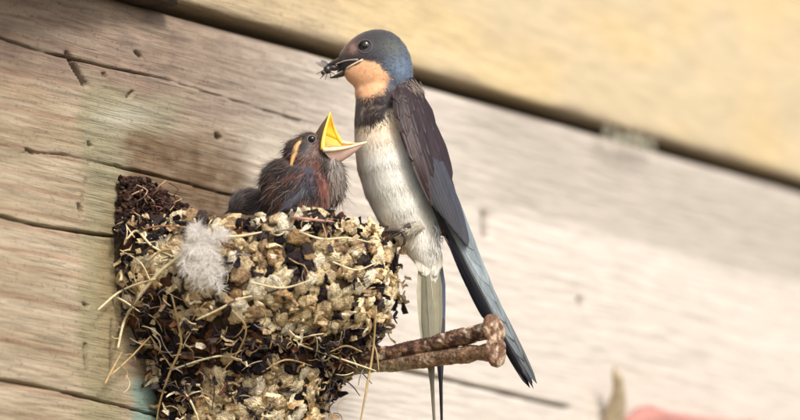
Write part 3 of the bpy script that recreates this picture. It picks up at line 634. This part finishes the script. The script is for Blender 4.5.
# shoulder tuft of paler, ruffled feathers
n = 420; p = np.array([B.pt(random.gauss(407, 6), random.gauss(90, 4.5), random.uniform(-30, -12)) for _ in range(n)])
v, f, c = strands(p, np.tile(-fw, (n, 1)), np.tile(B.pt(425, 120)-B.pt(405, 90), (n, 1)), np.outer(rng.uniform(.5, 1.1, n), lin(150, 134, 124)), .0026, .00013, .12); tag(obj('shoulder_tuft', v, f, M_barb, sw, c), kind='stuff')
# white flank tuft over the tail root
n = 160; p = np.array([B.pt(random.gauss(435, 4), random.gauss(238, 9), random.uniform(-24, -12)) for _ in range(n)])
v, f, c = strands(p, np.tile(-fw, (n, 1)), np.tile(B.pt(440, 300)-B.pt(430, 250), (n, 1)), np.outer(rng.uniform(.8, 1.08, n), lin(226, 224, 218)), .0024, .00014, .03); tag(obj('flank_tuft', v, f, M_barb, sw, c), kind='stuff')
# --- tail: twelve feathers, the outermost drawn out into streamers
def tailf(root, tip_, hw, d0, d1, col, stream=False, edge=None):
    n = 30; s = np.linspace(0, 1, n); r, t = np.array(root, float), np.array(tip_, float); dv = t-r; pr = np.array([-dv[1], dv[0]])/np.hypot(*dv)
    cl = r+np.outer(s, dv); cr = np.array([-1, -.8, -.4, -.08, 0, .08, .4, .8, 1.])
    wd = hw*np.minimum(1, .5+1.5*s)*((np.interp(s, [0, .3, .5, .62, .85, 1], [1, .95, .6, .3, .18, .04])) if stream else np.sqrt(np.clip(1-s**5, 0, 1)))
    V, C = [], []
    for i in range(n):
        for a in cr:
            x, y = cl[i]+pr*a*wd[i]; V.append(B.pt(x, y, d0+(d1-d0)*s[i]+1.2*a*a-(.4 if a == 0 else 0))); cc = col*(.6 if a == 0 else 1.)
            if edge is not None and abs(a) > .7: cc = edge
            C.append(cc)
    obj('tail_feather', V, grid_faces(n, len(cr)), M_vane, sw, np.array(C))
OL, DKT = lin(146, 142, 118), lin(66, 74, 96)
for i in range(5):
    tailf((423+3.4*i, 258), (427.5+2.8*i, 352-3*i), 8., -9+2*i, -5+2*i, OL*(1-.1*i) if i < 4 else DKT, edge=lin(176, 172, 150) if i == 0 else None)
    tailf((424+3.4*i, 258), (428.5+2.6*i, 350-3*i), 7.6, 9+2*i, 10+2*i, OL*.6)
for i in range(6): tailf((420+3*i, 246), (422.5+3*i, 273+4*math.sin(2*i)), 6.5, -13+.7*i, -11+.7*i, lin(214, 210, 196)*(1-.03*i))
tailf((425, 258), (436.5, 462), 7, -10, -6, lin(120, 116, 98), True); tailf((438, 260), (442.5, 458), 6.5, 2, 2, lin(48, 48, 56), True)
# --- legs and feet
def foot(name, hip, ankle, toes, d, m=M_leg):
    q = smooth_line([B.pt(*hip, d), B.pt((hip[0]+ankle[0])/2, (hip[1]+ankle[1])/2-1, d-1), B.pt(*ankle, d-1)], 8); v, f = tube(q, np.linspace(.0013, .0008, 8), 9); o = obj('leg', v, f, m, sw)
    for (x1, y1, x2, y2, dd) in toes:
        q = smooth_line([B.pt(*ankle, d-1), B.pt(x1, y1, d+dd*.6-3), B.pt(x2, y2, d+dd)], 9); v, f = tube(q, np.linspace(.0008, .0005, 9), 8); t = obj('toe', v, f, m, o)
        q = smooth_line([B.pt(x2, y2, d+dd), B.pt(x2-2.2, y2+1.5, d+dd), B.pt(x2-3.2, y2+4.5, d+dd+.5)], 6); v, f = tube(q, np.linspace(.0005, .0001, 6), 6); obj('claw', v, f, M_bill, t)
foot('foot', (410, 226), (401, 231), [(394, 230, 385, 231, -6), (393, 232, 383, 235, -3), (394, 235, 387, 241, 0), (405, 237, 404, 244, 0)], -33)
foot('foot', (412, 228), (402, 236), [(393, 232, 386, 234, -5), (393, 233, 385, 237, 1), (394, 236, 388, 241, 6), (406, 241, 404, 249, 0)], 14)
# feathered thigh
v, f = B.loft([(421, 222, 9, 9, -22), (413, 227, 8, 8, -26), (407, 230, 5.5, 6, -30), (402, 231.5, 2.5, 3, -32)], 14); obj('thigh', v, f, M_body, sw, np.outer(.75+.5*vnoise(v*600), lin(176, 168, 152)))
p, nr = sample_faces(v, [q for q in f if len(q) == 4], 700); vv, ff, c = strands(p, nr, np.tile(B.pt(400, 238)-B.pt(420, 225), (len(p), 1)), np.outer(rng.uniform(.6, 1.1, len(p)), lin(186, 178, 160)), .003, .00018, .15); tag(obj('thigh_plumage', vv, ff, M_barb, sw, c), kind='stuff')

# ------------------------------------------------------------------ insect in the bill
ins = thing('insect', 'small dark fly held in the tip of the adult bird\'s bill', 'insect', tuple(B.pt(329, 69)))
for nm, (x, y, rx, ry, rd, a, d) in {'abdomen': (333, 67.5, 5.5, 3.4, 3.4, 12, 0), 'thorax': (327.5, 69.5, 4.2, 4.4, 4.2, 0, -1), 'head': (323.5, 72.5, 2.6, 2.6, 3, 0, -1)}.items():
    v, f = B.ell(x, y, rx, ry, rd, a, d); obj(nm, v, f, M_fly, ins)
for (t, wv, d) in [((316, 62.5), 2.6, -4), ((321, 60), 2.6, 3)]:
    r = np.array((329, 67.)); t = np.array(t, float); dv = t-r; pr = np.array([-dv[1], dv[0]])/np.hypot(*dv); V = []
    for s in np.linspace(0, 1, 10):
        for a in (-1, 0, 1): x, y = r+dv*s+pr*a*wv*math.sin(math.pi*min(1, .08+.9*s))**.7; V.append(B.pt(x, y, d*(.3+s)+.5*a))
    obj('wing', V, grid_faces(10, 3), M_flyw, ins)
for (x, y, d) in [(316.5, 74, -4), (320, 79, -5), (325, 80, -2), (331, 78, -3), (338, 79, -6), (322, 77, 3)]:
    q = smooth_line([B.pt(327, 71, d*.3), B.pt((327+x)/2+1, (71+y)/2-1.5, d), B.pt(x, y, d*.8)], 7); v, f = tube(q, np.linspace(.00022, .0001, 7), 5); obj('leg', v, f, M_fly, ins)

# ------------------------------------------------------------------ begging nestling
C1 = Frame(-.041)
ck = thing('nestling', 'begging nestling with wide open yellow bill rising from the nest', 'bird', tuple(C1.pt(300, 235)), 'nestlings in the nest')
bag = Bag()
bag.add(*C1.ell(297, 196, 35, 34, 32, 18)); bag.add(*C1.ell(283, 180, 24, 22, 26, -35, 3)); bag.add(*C1.ell(306, 165, 20, 24, 19, 18)); bag.add(*C1.ell(308, 149, 16, 17.5, 17, 35)); bag.add(*C1.ell(301, 154, 18, 15, 17, 40)); bag.add(*C1.ell(331, 180, 15, 25, 17, -6)); bag.add(*C1.ell(327, 166, 12, 12, 13, -20)); bag.add(*C1.ell(298, 226, 36, 22, 30))
v, f, _ = bag.get(); CV, CF, CN = remesh(v, f, .0006, 6)
def chick_col(v):
    x, y = proj(v); n1 = fbm(v*380+5, 3); n2 = fbm(v*1000, 2); x = x+9*(n1-.5); y = y+9*(fbm(v*380+31, 3)-.5)
    c = lin(68, 54, 50)*np.ones((len(v), 1))
    c = cmix(c, lin(30, 26, 28), sst(.40, .58, fbm(v*300+60, 3))*.75)
    c = cmix(c, lin(44, 48, 60), np.exp(-(((x-308)/10)**2+((y-176)/15)**2))*1.2)
    c = cmix(c, lin(150, 142, 136), np.exp(-(((x-318)/11)**2+((y-150)/9)**2))*.75)
    c = cmix(c, lin(150, 142, 134), sst(326, 333, x)*sst(206, 196, y)*sst(150, 160, y)*.9)
    c = cmix(c, lin(176, 112, 98), np.exp(-(((x-(322+.28*(y-180)))/4)**2+((y-186)/14)**2))*.8)
    c = cmix(c, lin(120, 74, 60), sst(.5, .68, fbm(v*260+90, 3))*.6)
    c = cmix(c, lin(170, 120, 106), sst(196, 206, y)*sst(270, 290, x)*.45)
    return c
obj('body', CV, CF, M_body, ck, chick_col(CV))
def chick_flow(p): d = p-C1.pt(328, 132); return d/np.linalg.norm(d, axis=1)[:, None]
def ck_rej(p): x, y = proj(p); return (np.hypot(x-312, y-139.5) < 5) | (y > 226)
plume(ck, CV, CF, chick_col, chick_flow, 7000, .0036, .00017, .22, reject=ck_rej)
p, nr = sample_faces(CV, CF, 420); k = (proj(p)[1] < 200) & ~ck_rej(p); p, nr = p[k], nr[k]
v, f, c = strands(p, nr, chick_flow(p)+rng.normal(0, .3, p.shape), np.outer(rng.uniform(.5, 1.2, len(p)), lin(128, 112, 102)), .0062, .00009, .55, segs=4); tag(obj('down_wisps', v, f, M_barb, ck, c), kind='stuff')
for sg in (-1, 1):
    v, f = C1.ell(312, 139.5, 4.0, 3.8, 3.4, 0, sg*15.5 if sg < 0 else 15); e = obj('eye', v, f, M_eye, ck)
    q = [C1.pt(312+4.3*math.cos(a), 139.5+4.0*math.sin(a), sg*16.0) for a in np.linspace(0, 2*math.pi, 19)]; v, f = tube(q, .0003, 6, cap=False); obj('eyelid', v, f, M_body, e, np.outer(np.ones(len(v)), lin(110, 104, 104)))
# gape: ring corner - upper tip - corner - lower tip
G1, G2 = np.array([323., 150, -17]), np.array([341., 142, 15]); TU, TL = np.array([330., 113, 0]), np.array([366., 142.5, -8])
def cp(a): return C1.pt(*a)
def mandible(nm, tip_, base_c, colo, coli, bul, fc):
    n, m = 16, 15; V = []; bul = np.array(bul)
    for i in range(n):
        s = i/(n-1)
        for j in range(m):
            t = j/(m-1); rim = G1*(1-t)+G2*t; arc = rim+(base_c-(G1+G2)/2)*math.sin(math.pi*t)      # base arc bulges outward
            k = (1-s)**(.85+.3*math.sin(math.pi*t)); e = tip_+(arc-tip_)*k+bul*math.sin(math.pi*min(1, s*1.0))**.9*(1-.3*math.sin(math.pi*t)); e[2] += (2*t-1)*2.5*math.sin(math.pi*s)
            V.append(e)
    V = np.array(V); out = np.array([cp(a) for a in V]); cen = cp((G1+G2)/2*.5+tip_*.5); inn_ = out+(cen-out)*.14
    inn_[-m:] = out[-m:]; inn_[:m] = out[:m]
    f1 = grid_faces(n, m); f2 = [tuple(k+len(out) for k in q[::-1]) for q in f1]
    side = [(i*m, (i+1)*m, (i+1)*m+n*m, i*m+n*m) for i in range(n-1)]+[(i*m+m-1, (i+1)*m+m-1, (i+1)*m+m-1+n*m, i*m+m-1+n*m) for i in range(n-1)]
    wv = (.85+.3*fbm(np.vstack([out, inn_])*600, 2))[:, None]
    cols = np.vstack([np.outer(np.ones(len(out)), colo), np.outer(np.ones(len(out)), coli)])*wv; obj(nm, np.vstack([out, inn_]), f1+f2+side, M_gape, ck, cols)
    for e in (0, m-1):
        q = smooth_line(out[e::m][::3].tolist()+[out[-m+e]], 20); v, f = tube(q, np.interp(np.linspace(0, 1, 20), [0, .25, .6, 1], [.0009, .0008, .00045, .00025]), 8)
        obj('gape_flange', v, f, M_gape, ck, np.outer(.85+.3*vnoise(v*900), fc))
mandible('upper_bill', TU, np.array([316., 133, 0]), lin(92, 76, 60), lin(240, 192, 50), (-1.6, .9, 0), lin(240, 204, 84)); mandible('lower_bill', TL, np.array([338., 164, -3]), lin(220, 188, 174), lin(236, 184, 100), (.6, 1.8, 0), lin(242, 222, 178))
BU, BL = np.array([316., 133, 0]), np.array([338., 164, -3]); L0 = []
for tt_ in np.linspace(0, 1, 15): L0.append(G1*(1-tt_)+G2*tt_+(BU-(G1+G2)/2)*math.sin(math.pi*tt_)*1.06)
for tt_ in np.linspace(1, 0, 15)[1:-1]: L0.append(G1*(1-tt_)+G2*tt_+(BL-(G1+G2)/2)*math.sin(math.pi*tt_)*1.06)
dp = np.array([321., 148, 2]); L0 = np.array(L0); RR = [cp(a*(1-q)+dp*q) for q in (0, .25, .5, .75, .97) for a in L0]
obj('mouth_lining', RR, grid_faces(5, len(L0), True)+[tuple(4*len(L0)+k for k in range(len(L0)))], M_gape, ck, np.vstack([np.outer(np.ones(len(L0)), lin(238, 180-8*q, 60)) for q in range(5)]))
v, f = C1.ell(338, 148.5, 10, 2.6, 5, 8, -3); obj('tongue', v, f, M_gape, ck, np.outer(np.ones(len(v)), lin(232, 150, 110)))
for sg in (-1,):                                  # yellow fold of skin behind the eye
    q = smooth_line([C1.pt(303, 138, -11), C1.pt(297.5, 147, -14.0), C1.pt(294, 156, -16.5), C1.pt(291, 167, -18.5)], 14); v, f = tube(q, np.interp(np.linspace(0, 1, 14), [0, .4, 1], [.0006, .0014, .0005]), 8)
    obj('skin_fold', v, f, M_gape, ck, np.outer(.85+.3*vnoise(v*700), lin(192, 152, 96)))
# stub wing with feathers in pin
v, f = C1.loft([(310, 168, 5, 4, -19), (306, 180, 7.5, 5, -25), (299, 194, 7, 5, -30), (288, 206, 5, 4, -32), (280, 212, 2, 2, -32)], 14); wg = obj('wing', v, f, M_body, ck, np.outer(.7+.6*vnoise(v*500), lin(58, 58, 68)))
for i in range(7):
    q = smooth_line([C1.pt(307-1.5*i, 176+3.5*i, -29), C1.pt(298-2.4*i, 190+3.2*i, -34), C1.pt(286-2.2*i, 201+3*i, -35)], 10); v, f = tube(q, np.interp(np.linspace(0, 1, 10), [0, .5, 1], [.0007, .0011, .0002]), 7, flat=.5)
    obj('pin_feather', v, f, M_vane, wg, np.outer(.8+.4*vnoise(v*600), random.choice([lin(66, 62, 70), lin(48, 44, 50), lin(58, 50, 52)])))
# ------------------------------------------------------------------ second nestling, crouched low: only its dark crown shows
C2 = Frame(-.024)
c2 = thing('nestling', 'dark rounded crown of a second nestling sunk low in the nest', 'bird', tuple(C2.pt(252, 235)), 'nestlings in the nest')
bag = Bag(); bag.add(*C2.ell(250, 207, 22, 18.5, 20, 10)); bag.add(*C2.ell(262, 226, 26, 20, 26)); bag.add(*C2.ell(236, 212, 9, 7, 9, 20))
v, f, _ = bag.get(); DV, DF, DN = remesh(v, f, .0007, 6)
def c2_col(v): return np.outer(.6+.8*fbm(v*500, 3), lin(70, 60, 58))
obj('body', DV, DF, M_body, c2, c2_col(DV)); plume(c2, DV, DF, c2_col, lambda p: (lambda d: d/np.linalg.norm(d, axis=1)[:, None])(p-C2.pt(228, 214)), 2600, .0032, .00016, .2)
v, f = C2.loft([(232, 212, 4, 6, 0), (227, 214, 2.5, 4, 0), (223, 215.5, .5, 1, 0)], 10); obj('bill', v, f, M_bill, c2)
for sg in (-1, 1): v, f = C2.ell(241, 208, 3.4, 3.4, 2.6, 0, sg*14); obj('eye', v, f, M_eye, c2)

# ------------------------------------------------------------------ blurred things on the far part of the wall
def onwall(px, py, n): u, z = uv(px, py); return W2(np.array(u), np.array(n), np.array(z))
o0 = onwall(600, 418, .004); tw = thing('splinter', 'blurred greenish wood splinter standing off the wall at bottom right', 'splinter', tuple(o0))
q = smooth_line([onwall(606, 440, .002), onwall(603, 412, .006), onwall(598, 392, .010), onwall(592, 376, .012), onwall(590, 368, .012)], 16); v, f = tube(q, np.linspace(.0050, .0006, 16), 9); v = v+(np.stack([fbm(v*200+k, 2) for k in range(3)], 1)-.5)*.003; obj('wood', v, f, M_twig, tw)
o0 = onwall(650, 420, .006); rc = thing('red_cord', 'blurred red knotted cord on the wall at the bottom edge', 'cord', tuple(o0))
q = smooth_line([onwall(610, 429, .006), onwall(632, 422, .008), onwall(655, 424, .007), onwall(685, 427, .006), onwall(722, 431, .006), onwall(760, 436, .006)], 26); v, f = tube(q, np.interp(np.linspace(0, 1, 26), [0, .15, .4, 1], [.003, .0062, .0042, .0036]), 10); v = v+(np.stack([fbm(v*260+k, 2) for k in range(3)], 1)-.5)*.003; obj('cord', v, f, M_red, rc)

# wisps of cobweb on the joint, far behind
cb0 = onwall(612, 140, .006); cbw = thing('cobweb', 'blurred pale wisp of cobweb clinging to the joint between the beams', 'cobweb', tuple(cb0))
n = 110; t = rng.random(n); p = np.array([onwall(590+55*a, 134+14*a+random.gauss(0, 3.5), random.uniform(.003, .009)) for a in t])
v, f, c = strands(p, np.tile(N, (n, 1)), rng.normal(0, 1, (n, 3)), np.outer(rng.uniform(.7, 1, n), lin(226, 222, 200)), .006, .00022, .2, segs=3); obj('threads', v, f, M_down, cbw, c)
